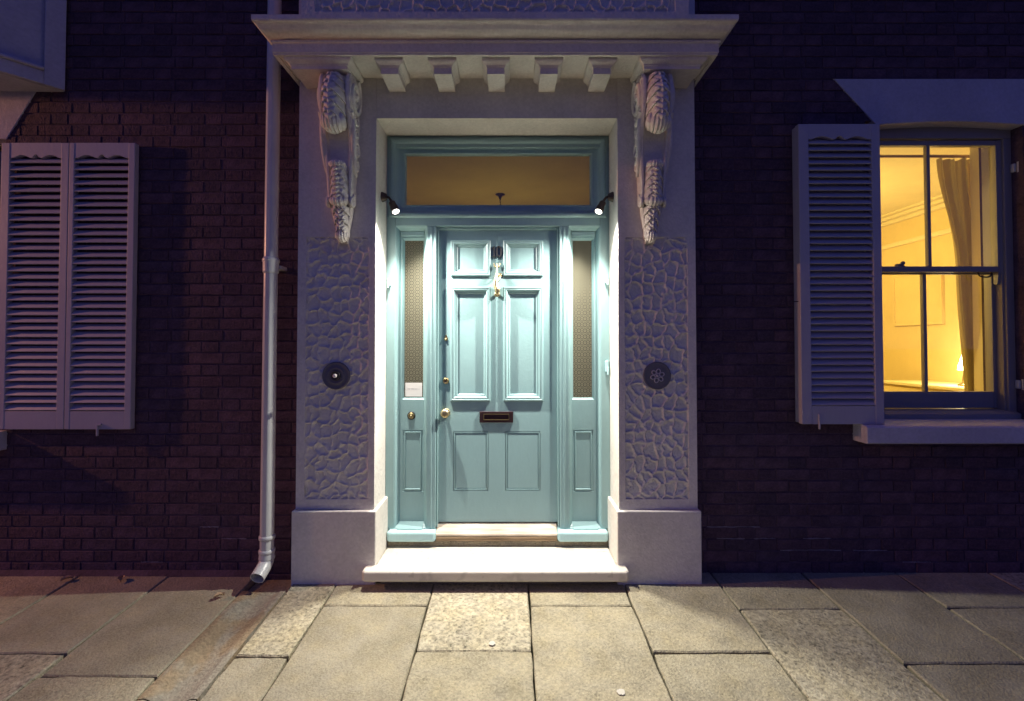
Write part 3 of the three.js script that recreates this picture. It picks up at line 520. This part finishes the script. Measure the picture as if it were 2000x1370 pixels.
// ------------------------------------------------------------------ the two lit spotlights in the reveal
function spotlight(s, label) {
  const t = thing('wall_spotlight', label, 'spotlight', [s * IN, 2.458, -0.14], 'pair of door spotlights');
  const d = new THREE.Vector3(-s * SPOT.aim[0], SPOT.aim[1], SPOT.aim[2]).normalize();
  const q = new THREE.Quaternion().setFromUnitVectors(new THREE.Vector3(0, -1, 0), d);
  const tip = new THREE.Vector3(-s * 0.105, -0.112, 0.045), tail = tip.clone().addScaledVector(d, -0.085);
  part('wall_cup', lathe([[0.0, 0.034], [0.016, 0.034], [0.022, 0.030], [0.033, 0.006], [0.034, 0]], 28).rotateZ(s * Math.PI / 2), M.bronze, t);
  part('arm', taper([[-s * 0.028, 0, 0], [-s * 0.045, -0.004, 0.004], [tail.x, tail.y + 0.004, tail.z]], [0.009, 0.008, 0.010], 16, 10), M.bronze, t);
  const head = part('lamp_head', lathe([[0, 0.088], [0.018, 0.088], [0.022, 0.083], [0.023, 0.050], [0.026, 0.044], [0.027, 0.002], [0.0255, 0], [0.0235, 0.004], [0, 0.006]].reverse(), 28).applyQuaternion(q).translate(tip.x, tip.y, tip.z), M.bronze, t);
  part('lens', lathe([[0, 0.001], [0.014, 0.0012], [0.0225, 0.003]], 24).applyQuaternion(q).translate(tip.x, tip.y, tip.z), M.lens, head);
  const l = new THREE.SpotLight(0xffffff, SPOT.power, 0, SPOT.angle, SPOT.penumbra, 2); l.color.setRGB(...SPOT.color);
  l.position.copy(tip).addScaledVector(d, 0.008); l.target.position.copy(tip).addScaledVector(d, 1); l.castShadow = true; l.shadow.radius = 0.9; l.shadow.mapSize.set(2048, 2048); l.shadow.camera.near = 0.02;
  t.add(l, l.target);
}
spotlight(-1, 'bronze spotlight lit on the left jamb, over the bell-push sidelight');
spotlight(1, 'bronze spotlight lit on the right jamb, nearer the lit window');

// ------------------------------------------------------------------ downpipe
{
  const t = thing('downpipe', 'pale painted rainwater downpipe with open shoe beside the left pilaster', 'downpipe', [-1.424, 0, 0]);
  const ring = (y, z, r, h) => new THREE.CylinderGeometry(r, r, h, 32).translate(0, y, z);
  part('pipe_run', [taper([[0.0, 4.5, -0.005], [0, 3.2, 0.000], [0, 1.95, 0.010]], [0.0405, 0.0405, 0.0405], 20, 32), taper([[0, 1.98, 0.010], [0, 1.1, 0.016], [0, 0.20, 0.022]], [0.0405, 0.0405, 0.0405], 20, 32)], M.pipe, t);
  part('pipe_collar', [lathe([[0.040, 1.925], [0.0445, 1.93], [0.0465, 1.94], [0.0465, 1.995], [0.050, 2.0], [0.050, 2.015], [0.0465, 2.02], [0.041, 2.03]].map(([r, y]) => [r, y]), 36).translate(0, 0, 0.010)], M.pipe, t);
  for (const y of [0.285, 0.200]) part('pipe_band', lathe([[0.040, y - 0.012], [0.0465, y - 0.010], [0.0475, y], [0.0465, y + 0.010], [0.040, y + 0.014]], 36).translate(0, 0, 0.021), M.pipe, t);
  part('pipe_band', lathe([[0.040, 0.150], [0.046, 0.152], [0.047, 0.160], [0.045, 0.170], [0.044, 0.195]], 36).translate(0, 0, 0.021), M.pipe, t);
  const pts = [[0, 0.19, 0.021], [0, 0.150, 0.023], [-0.001, 0.126, 0.036], [-0.004, 0.104, 0.068], [-0.008, 0.078, 0.118]].map((p) => new THREE.Vector3(...p)), c = new THREE.CatmullRomCurve3(pts), f = c.computeFrenetFrames(26, false), rows = [];
  const loop = (i, r) => { const q = c.getPointAt(i / 26), row = []; for (let j = 0; j < 32; j++) { const a = j / 32 * Math.PI * 2, v = q.clone().addScaledVector(f.normals[i], Math.cos(a) * r).addScaledVector(f.binormals[i], Math.sin(a) * r); row.push([v.x, v.y, v.z]); } return row; };
  for (let i = 0; i <= 26; i++) rows.push(loop(i, 0.0425)); for (let i = 26; i >= 0; i -= 2) rows.push(loop(i, 0.0375));
  part('shoe', quads(rows, true, 0.7), M.pipe, t);
  for (const y of [3.5, 1.97]) part('pipe_bracket', [bx(-0.05, 0.05, y - 0.012, y + 0.012, FACE - 0.01, -0.02, 0.003)], M.pipe, t);
}
// ------------------------------------------------------------------ louvred shutters
function louvreLeaf(parent, x0, x1, y0, y1, z0, z1, n, { sl = 0.05, sr = 0.05, tr = 0.085, br = 0.115, scallop = true, slats = true } = {}) {
  const f = new THREE.Group(); f.name = 'leaf'; parent.add(f);
  part('stile', bx(x0, x0 + sl, y0, y1, z0, z1, 0.004), M.shutter, f);
  part('stile', bx(x1 - sr, x1, y0, y1, z0, z1, 0.004), M.shutter, f);
  part('bottom_rail', bx(x0 + sl, x1 - sr, y0, y0 + br, z0 + 0.001, z1 - 0.0015, 0.002), M.shutter, f);
  const a = x0 + sl, b = x1 - sr, yb = y1 - tr, pts = [[a, y1]];
  const N = 48; for (let i = 0; i <= N; i++) { const u = i / N, w = scallop ? (u > 0.06 && u < 0.38 ? 0.018 * Math.sin((u - 0.06) / 0.32 * Math.PI) : u > 0.43 && u < 0.57 ? 0.022 * Math.sin((u - 0.43) / 0.14 * Math.PI) : u > 0.62 && u < 0.94 ? 0.018 * Math.sin((u - 0.62) / 0.32 * Math.PI) : 0) : 0; pts.push([lerp(a, b, u), yb - 0.012 + w]); }
  pts.push([b, y1]); part('top_rail', ext(pts, z1 - z0 - 0.003).translate(0, 0, z0 + 0.001), M.shutter, f);
  if (!slats) return f;
  const lo = y0 + br, hi = yb - 0.004, pitch = (hi - lo) / n, g = uvm(clean(new RoundedBoxGeometry(b - a + 0.006, 0.046, 0.009, 1, 0.003)));
  for (let k = 0; k < n; k++) { const m = new THREE.Mesh(g, M.shutter); m.name = 'slat'; m.castShadow = m.receiveShadow = true; m.position.set((a + b) / 2, lo + (k + 0.5) * pitch, (z0 + z1) / 2); m.rotation.x = -0.72 + rr(-0.03, 0.03); m.rotation.z = rr(-0.002, 0.002); f.add(m); }
  return f;
}
function shutter(name, label, leaves, y0, y1, n, group, thin) {
  const t = thing(name, label, 'shutter', [0, 0, 0], group);
  for (const [x0, x1, o] of leaves) { if (thin) { louvreLeaf(t, x0, x1, y0, y1, -0.092, -0.055, n, o); continue; } louvreLeaf(t, x0, x1, y0, y1, -0.055, -0.018, n, o); louvreLeaf(t, x0 + 0.003, x1 - 0.003, y0 + 0.004, y1 - 0.003, -0.096, -0.058, n, { ...o, slats: false, scallop: false }); part('back_board', bx(x0 + 0.03, x1 - 0.03, y0 + 0.05, y1 - 0.05, -0.098, -0.086), M.shutter, t); }
  return t;
}
const shL = shutter('louvred_shutter', 'wide louvred shutter of two folded leaves left of the downpipe', [[-3.21, -2.773, { sl: 0.055, sr: 0.050 }], [-2.769, -2.345, { sl: 0.032, sr: 0.042 }]], 0.936, 2.786, 35, 'window shutters', true);
part('hook', [bx(-2.555, -2.545, 0.895, 0.968, -0.056, -0.042, 0.003), bx(-2.555, -2.525, 0.962, 0.974, -0.056, -0.042, 0.003)], M.shutter, shL);
const shR = shutter('louvred_shutter', 'single louvred shutter folded open beside the lit window', [[1.930, 2.452, { sl: 0.065, sr: 0.055 }]], 0.975, 2.892, 40, 'window shutters');
part('hook', [bx(2.032, 2.042, 0.945, 1.04, -0.02, -0.008, 0.003)], M.shutter, shR);
part('stay', bx(1.885, 1.932, 1.752, 1.757, -0.045, -0.040), M.iron, shR);

// ------------------------------------------------------------------ windows, lintels, sills
function lintel(x0, x1, label, yb = 2.925, sp = 0.275) { // splayed ends, flat arched underside
  const pts = [[x0 - sp, 3.226], [x1 + sp, 3.226], [x1, yb]]; for (let i = 1; i < 16; i++) { const u = i / 16; pts.push([lerp(x1, x0, u), yb + 0.022 * Math.sin(u * Math.PI)]); } pts.push([x0, yb]);
  return single('window_lintel', ext(pts.reverse(), 0.10, { bevel: 0.003 }).translate(0, 0, -0.198), M.stonePaint, label, 'lintel', 'splayed window lintels');
}
lintel(2.492, 3.47, 'pale splayed lintel above the lit window'); lintel(-4.28, -3.225, 'pale splayed lintel end above the left shutter', 2.83, 0.235);
const sillG = (x0, x1) => ext([[-0.20, 0.862], [0.016, 0.862], [0.022, 0.868], [0.022, 0.958], [0.014, 0.966], [-0.20, 0.990]], x1 - x0, { bevel: 0.003 }).rotateY(-Math.PI / 2).translate(x1, 0, 0);
single('window_sill', sillG(2.312, 3.62), M.stonePaint, 'pale stone sill under the lit window', 'sill', 'stone window sills');
single('window_sill', sillG(-4.42, -3.185).translate(0, -0.06, 0), M.stonePaint, 'pale stone sill end below the left shutter', 'sill', 'stone window sills');
function sashWindow(x0, x1, label) {
  const t = thing('sash_window', label, 'window', [0, 0, 0], 'ground floor sash windows'), S = M.sash;
  const gx0 = x0 + 0.088, gx1 = x1 - 0.086, mid = (gx0 + gx1) / 2 - 0.02, Z = -0.19;
  part('frame_head', bx(x0, x1, 2.868, 2.952, -0.30, Z + 0.012, 0.004), S, t);
  for (const [a, b, in0, in1] of [[x0, x0 + 0.052, x0 + 0.05, x0 + 0.064], [x1 - 0.052, x1, x1 - 0.064, x1 - 0.05]]) part('frame_side', [bx(a, b, 1.03, 2.868, -0.32, Z + 0.012, 0.004), bx(in0, in1, 1.03, 2.868, -0.32, Z - 0.004, 0.003)], S, t);
  part('timber_sill', [ext([[-0.34, 0.985], [-0.155, 0.985], [-0.150, 0.99], [-0.150, 1.020], [-0.185, 1.036], [-0.34, 1.045]], x1 - x0 - 0.004).rotateY(-Math.PI / 2).translate(x1 - 0.002, 0, 0)], S, t);
  const sash = (name, y0, y1, b, tp, z, bl) => {
    const g = new THREE.Group(); g.name = name; t.add(g);
    part('stile', bx(gx0 - 0.036, gx0, y0, y1, z - 0.04, z, 0.003), S, g); part('stile', bx(gx1, gx1 + 0.036, y0, y1, z - 0.04, z, 0.003), S, g);
    part('bottom_rail', bx(gx0, gx1, y0, y0 + b, z - 0.04, z - 0.001, 0.003), S, g); part('top_rail', bx(gx0, gx1, y1 - tp, y1, z - 0.04, z - 0.001, 0.003), S, g);
    part('glazing_bar', bx(mid - 0.011, mid + 0.011, y0 + b, y1 - tp, z - 0.035, z - 0.004, 0.004), S, g);
    for (const [a, c] of [[gx0 - 0.004, mid - 0.008], [mid + 0.008, gx1 + 0.004]]) part('pane', bx(a, c, y0 + b - 0.004, y1 - tp + 0.004, z - 0.022, z - 0.019), M.glass, g);
    for (const [a, c] of bl ? [[gx0 - 0.036, gx0 - 0.004], [gx1 + 0.004, gx1 + 0.036]] : []) part('sash_horn', ext([[0, 0], [0, -0.075], [0.012, -0.085], [0.026, -0.08], [0.030, -0.04], [0.036, 0]], c - a).rotateY(-Math.PI / 2).translate(c, y0, z - 0.038), S, g);
    return g;
  };
  sash('upper_sash', 1.968, 2.862, 0.038, 0.034, Z - 0.006, true);
  const lo = sash('lower_sash', 1.046, 2.000, 0.112, 0.040, Z - 0.052, false);
  part('sash_lock', [bx(mid - 0.115, mid - 0.035, 2.002, 2.014, Z - 0.09, Z - 0.06, 0.004), taper([[mid - 0.135, 2.012, Z - 0.06], [mid - 0.165, 2.022, Z - 0.055], [mid - 0.20, 2.016, Z - 0.05]], [0.006, 0.010, 0.012], 14, 8), new THREE.SphereGeometry(0.014, 12, 10).translate(mid - 0.15, 2.035, Z - 0.055)], M.iron, lo);
  part('sash_pull', taper([[gx1 - 0.115, 1.972, Z - 0.03], [gx1 - 0.108, 1.945, Z - 0.025], [gx1 - 0.07, 1.934, Z - 0.02], [gx1 - 0.032, 1.945, Z - 0.025], [gx1 - 0.025, 1.972, Z - 0.03]], [0.005, 0.005, 0.005], 24, 8), M.iron, lo);
  for (const y of [2.66, 1.215]) part('shutter_hinge', [bx(x1 - 0.014, x1 + 0.05, y - 0.028, y + 0.028, Z + 0.014, Z + 0.04, 0.005), new THREE.CylinderGeometry(0.012, 0.012, 0.07, 12).translate(x1 + 0.01, y, Z + 0.05)], M.pipe, t);
  return t;
}
sashWindow(2.42, 3.46, 'lit sash window of four panes with yellow room behind');
sashWindow(-4.27, -3.23, 'dark sash window beyond the left shutter');

// ------------------------------------------------------------------ canted bay high on the left
{
  const t = thing('bay_window', 'underside corner of a canted bay window high on the left', 'bay window');
  const W0 = [-2.852, FACE], W1 = [-3.20, 0.312], W2 = [-4.55, 0.312];
  const flat = [[W0[0], W0[1] - 0.01], W1, W2, [-4.9, FACE - 0.01]].map(([x, z]) => [x, -z]);
  part('bay_base', ext(flat, 1.3).rotateX(-Math.PI / 2).translate(0, 3.143, 0), M.stonePaint, t);
  const dx = W1[0] - W0[0], dz = W1[1] - W0[1], L = Math.hypot(dx, dz), side = new THREE.Group(); side.name = 'canted_side'; side.position.set(W0[0], 3.143, W0[1]); side.rotation.y = Math.atan2(-dz, dx) ; t.add(side);
  const o = 0.002;
  part('corner_board', bx(0.0, 0.10, 0, 1.3, -0.028, -o, 0.004), M.stonePaint, side);
  part('corner_board', bx(L - 0.08, L, 0, 1.3, -0.028, -o, 0.004), M.stonePaint, side);
  part('base_board', bx(0.10, L - 0.08, 0.0, 0.085, -0.028, -o, 0.004), M.stonePaint, side);
  part('base_moulding', bx(0.10, L - 0.08, 0.085, 0.11, -0.045, -o, 0.010), M.stonePaint, side);
}
// ------------------------------------------------------------------ the lit room
{
  const room = structure('room'), pl = M.plaster, X0 = 1.45, X1 = 4.62, Z0 = -0.40, Z1 = -4.4, H = 3.0;
  part('room_floor', bx(X0 - 0.1, X1 + 0.1, 0.10, 0.20, Z1 - 0.1, Z0 - 0.001), M.floorWood, room);
  part('room_ceiling', bx(X0 - 0.1, X1 + 0.1, H, H + 0.1, Z1 - 0.1, Z0 - 0.001), M.ceilingPaint, room);
  part('room_wall', bx(X1, X1 + 0.1, 0.2, H, Z1, Z0 - 0.001), pl, room);
  part('room_wall', bx(X0 - 0.1, X0, 0.2, H, Z1, Z0 - 0.001), pl, room);
  part('room_wall', bx(X0, X1, 0.2, H, Z1 - 0.1, Z1), pl, room);
  part('room_wall', [bx(X0, 2.36, 0.2, H, Z0 - 0.06, Z0 - 0.002), bx(3.53, X1, 0.2, H, Z0 - 0.06, Z0 - 0.002), bx(2.36, 3.53, 0.2, 0.93, Z0 - 0.06, Z0 - 0.002), bx(2.36, 3.53, 2.97, H, Z0 - 0.06, Z0 - 0.002)], pl, room);
  part('window_lining', [bx(3.462, 3.53, 0.93, 2.97, Z0 - 0.07, -0.325), bx(2.36, 2.418, 0.93, 2.97, Z0 - 0.07, -0.325), bx(2.418, 3.462, 2.955, 2.98, Z0 - 0.07, -0.325)], M.ceilingPaint, room);
  part('ceiling_moulding', [bx(X1 - 0.16, X1, H - 0.02, H, Z1, Z0 - 0.06, 0.004), bx(X1 - 0.10, X1, H - 0.055, H - 0.02, Z1, Z0 - 0.06, 0.008), bx(X1 - 0.05, X1, H - 0.10, H - 0.055, Z1, Z0 - 0.06, 0.012), bx(X0, X1, H - 0.06, H, Z1, Z1 + 0.10, 0.01)], M.ceilingPaint, room);
  part('picture_rail', bx(X1 - 0.035, X1, 2.62, 2.675, Z1, Z0 - 0.06, 0.012), M.ceilingPaint, room);
  const dark = structure('dark_room');
  part('room_shell', [bx(-4.4, -3.1, 0.7, 0.75, -1.4, -0.401), bx(-4.4, -3.1, 3.1, 3.15, -1.4, -0.401), bx(-4.4, -3.1, 0.75, 3.1, -1.45, -1.4), bx(-4.45, -4.4, 0.7, 3.15, -1.45, -0.401), bx(-3.1, -3.05, 0.7, 3.15, -1.45, -0.401)], M.dark, dark);
  // picture, sideboard, table lamp, pendant, curtain
  const pic = thing('framed_picture', 'pale framed picture on the yellow room wall', 'picture', [4.6, 1.99, -2.28]);
  part('picture_mount', bx(-0.004, 0.014, -0.27, 0.27, -0.29, 0.29), M.plaster, pic);
  part('picture_frame', [bx(-0.014, 0.018, 0.27, 0.30, -0.32, 0.32), bx(-0.014, 0.018, -0.30, -0.27, -0.32, 0.32), bx(-0.014, 0.018, -0.27, 0.27, 0.29, 0.32), bx(-0.014, 0.018, -0.27, 0.27, -0.32, -0.29)], M.plaster, pic);
  const sb = thing('sideboard', 'pale sideboard under the table lamp inside the lit room', 'sideboard', [4.36, 0.2, -1.60]);
  part('sideboard_top', bx(-0.30, 0.24, 0.86, 0.89, -0.55, 0.55, 0.006), M.ceilingPaint, sb);
  part('sideboard_body', bx(-0.27, 0.24, 0.10, 0.86, -0.52, 0.52), M.plaster, sb);
  for (const [x, z] of [[-0.24, -0.48], [-0.24, 0.48], [0.20, -0.48], [0.20, 0.48]]) part('leg', bx(x - 0.025, x + 0.025, 0, 0.10, z - 0.025, z + 0.025), M.floorWood, sb);
  const tl = thing('table_lamp', 'small lit table lamp with conical shade inside the room', 'lamp', [4.33, 1.09, -1.45]);
  part('lamp_base', lathe([[0, 0.0], [0.05, 0], [0.055, 0.012], [0.016, 0.03], [0.022, 0.06], [0.014, 0.10], [0.008, 0.16], [0, 0.16]], 24), M.brass, tl);
  part('lamp_shade', lathe([[0.055, 0.145], [0.014, 0.325]], 32), M.shade, tl);
  part('lamp_bulb', new THREE.SphereGeometry(0.018, 14, 10).translate(0, 0.205, 0), M.warmBulb, tl);
  const pt = new THREE.PointLight(0xffffff, 0.9, 0, 2); pt.color.setRGB(1, 0.8, 0.5); pt.position.set(0, 0.205, 0); pt.castShadow = true; tl.add(pt);
  const pd = thing('ceiling_lamp', 'lit ceiling lamp hanging inside the yellow room', 'lamp', [ROOM.at[0], ROOM.at[1], ROOM.at[2]]);
  part('flex', new THREE.CylinderGeometry(0.004, 0.004, H - ROOM.at[1] - 0.07, 8).translate(0, (H - ROOM.at[1]) / 2 + 0.035, 0), M.dark, pd);
  part('lamp_bulb', new THREE.SphereGeometry(0.07, 20, 14), M.warmBulb, pd);
  const pl2 = new THREE.PointLight(0xffffff, ROOM.power, 0, 2); pl2.color.setRGB(...ROOM.color); pl2.castShadow = true; pl2.shadow.radius = 3.5; pd.add(pl2);
  const cu = thing('curtain', 'heavy olive curtain drawn back at the lit window', 'curtain', [0, 0, 0]);
  const sheet = (top, mid, bot, ph) => { const rows = []; for (let i = 0; i <= 46; i++) { const v = i / 46, y = lerp(2.86, 0.95, v); const q = v < 0.42 ? [lerp(top[0], mid[0], sm(0, 1, v / 0.42)), lerp(top[1], mid[1], v / 0.42)] : [lerp(mid[0], bot[0], sm(0, 1, (v - 0.42) / 0.58)), lerp(mid[1], bot[1], (v - 0.42) / 0.58)]; const row = []; for (let k = 0; k <= 90; k++) { const u = k / 90; row.push([lerp(q[0], q[1], u), y + (v < 0.02 ? 0.006 * Math.sin(u * 30) : 0), -0.53 + ph + 0.028 * Math.sin(u * 21 + 0.6 * v + ph * 9) + 0.010 * Math.sin(u * 47 + v * 3)]); } rows.push(row); } return quads(rows, false, 1.2); };
  part('curtain_drop', sheet([3.27, 3.545], [3.40, 3.56], [3.46, 3.60], 0), M.cloth, cu);
  part('curtain_rod', new THREE.CylinderGeometry(0.012, 0.012, 1.5, 12).rotateZ(Math.PI / 2).translate(2.94, 2.885, -0.53), M.oldBrass, cu);
}
// ------------------------------------------------------------------ hall behind the door
{
  const h = structure('hallway'), pl = M.plaster;
  part('hall_floor', bx(-1.0, 1.0, 0.15, 0.25, -5.6, -0.401), M.floorWood, h);
  part('hall_ceiling', bx(-1.0, 1.0, 3.0, 3.1, -5.6, -0.401), M.plaster, h);
  part('hall_wall', bx(-1.1, -1.0, 0.15, 3.1, -5.6, -0.401), pl, h);
  part('hall_wall', bx(1.0, 1.1, 0.15, 3.1, -5.6, -0.401), pl, h);
  part('hall_wall', bx(-1.1, 1.1, 0.15, 3.1, -5.7, -5.6), pl, h);
  const p = thing('hall_lantern', 'small ceiling hook and chain seen through the fanlight', 'lantern', [HALL.at[0], 3.0, HALL.at[2]]);
  part('ceiling_rose', lathe([[0, -0.055], [0.006, -0.055], [0.012, -0.04], [0.020, -0.012], [0.045, -0.006], [0.048, 0]], 24), M.bronze, p);
  for (let k = 0; k < 20; k++) part('chain_link', new THREE.TorusGeometry(0.009, 0.0028, 6, 12).scale(0.7, 1.6, 1).rotateY(k % 2 ? Math.PI / 2 : 0.2).translate(0.004 * Math.sin(k * 1.3), -0.068 - k * 0.0235, 0), M.bronze, p);
  part('lantern_cap', lathe([[0, 0.10], [0.01, 0.09], [0.016, 0.02], [0.022, 0]], 8).translate(0, -0.64, 0), M.bronze, p);
  for (let k = 0; k < 4; k++) { const a = k / 4 * Math.PI * 2 + 0.4; part('lantern_bar', bx(-0.004, 0.004, -1.16, -0.64, -0.003, 0.003).translate(Math.cos(a) * 0.02, 0, Math.sin(a) * 0.02), M.bronze, p); }
  part('lantern_base', lathe([[0, -0.02], [0.10, -0.01], [0.105, 0], [0, 0.002]], 8).translate(0, -1.16, 0), M.bronze, p);
  part('lamp_bulb', new THREE.SphereGeometry(0.03, 16, 12).translate(0, HALL.at[1] - 3.0, 0), M.warmBulb, p);
  const l = new THREE.PointLight(0xffffff, HALL.power, 0, 2); l.color.setRGB(...HALL.color); l.position.y = HALL.at[1] - 3.0; l.castShadow = true; l.shadow.radius = 1.5; p.add(l);
}
// ------------------------------------------------------------------ street lamp along the pavement, left of the view
{
  const [x, y, z] = STREET.at, g0 = gy(z), t = thing('street_lamp', 'lit street lamp post on the pavement beyond the left shutter', 'street lamp', [x, g0, z]), h = y - g0;
  part('post', lathe([[0, 0], [0.12, 0], [0.12, 0.15], [0.085, 0.2], [0.08, 0.7], [0.05, 0.78], [0.042, h - 0.35], [0.06, h - 0.32], [0.03, h - 0.26], [0, h - 0.26]], 24), M.iron, t);
  part('lantern_base', lathe([[0, h - 0.26], [0.10, h - 0.25], [0.12, h - 0.22], [0.0, h - 0.215]], 6), M.iron, t);
  for (let k = 0; k < 6; k++) { const a = k / 6 * Math.PI * 2 + 0.35; part('lantern_bar', taper([[Math.cos(a) * 0.115, h - 0.22, Math.sin(a) * 0.115], [Math.cos(a) * 0.19, h + 0.24, Math.sin(a) * 0.19]], [0.007, 0.007], 4, 6), M.iron, t); }
  part('lantern_roof', lathe([[0, h + 0.40], [0.03, h + 0.39], [0.04, h + 0.34], [0.21, h + 0.24], [0.21, h + 0.23], [0, h + 0.23]], 6), M.iron, t);
  part('lamp_bulb', new THREE.SphereGeometry(0.06, 18, 14).scale(1, 1.4, 1).translate(0, h, 0), M.bulb, t);
  const l = new THREE.PointLight(0xffffff, STREET.power, 0, 2); l.color.setRGB(...STREET.color); l.position.y = h; l.castShadow = true; l.shadow.radius = 3; t.add(l);
}
scene.traverse((o) => { if (o.isMesh) { o.castShadow = true; o.receiveShadow = true; } });
renderer.render(scene, camera);
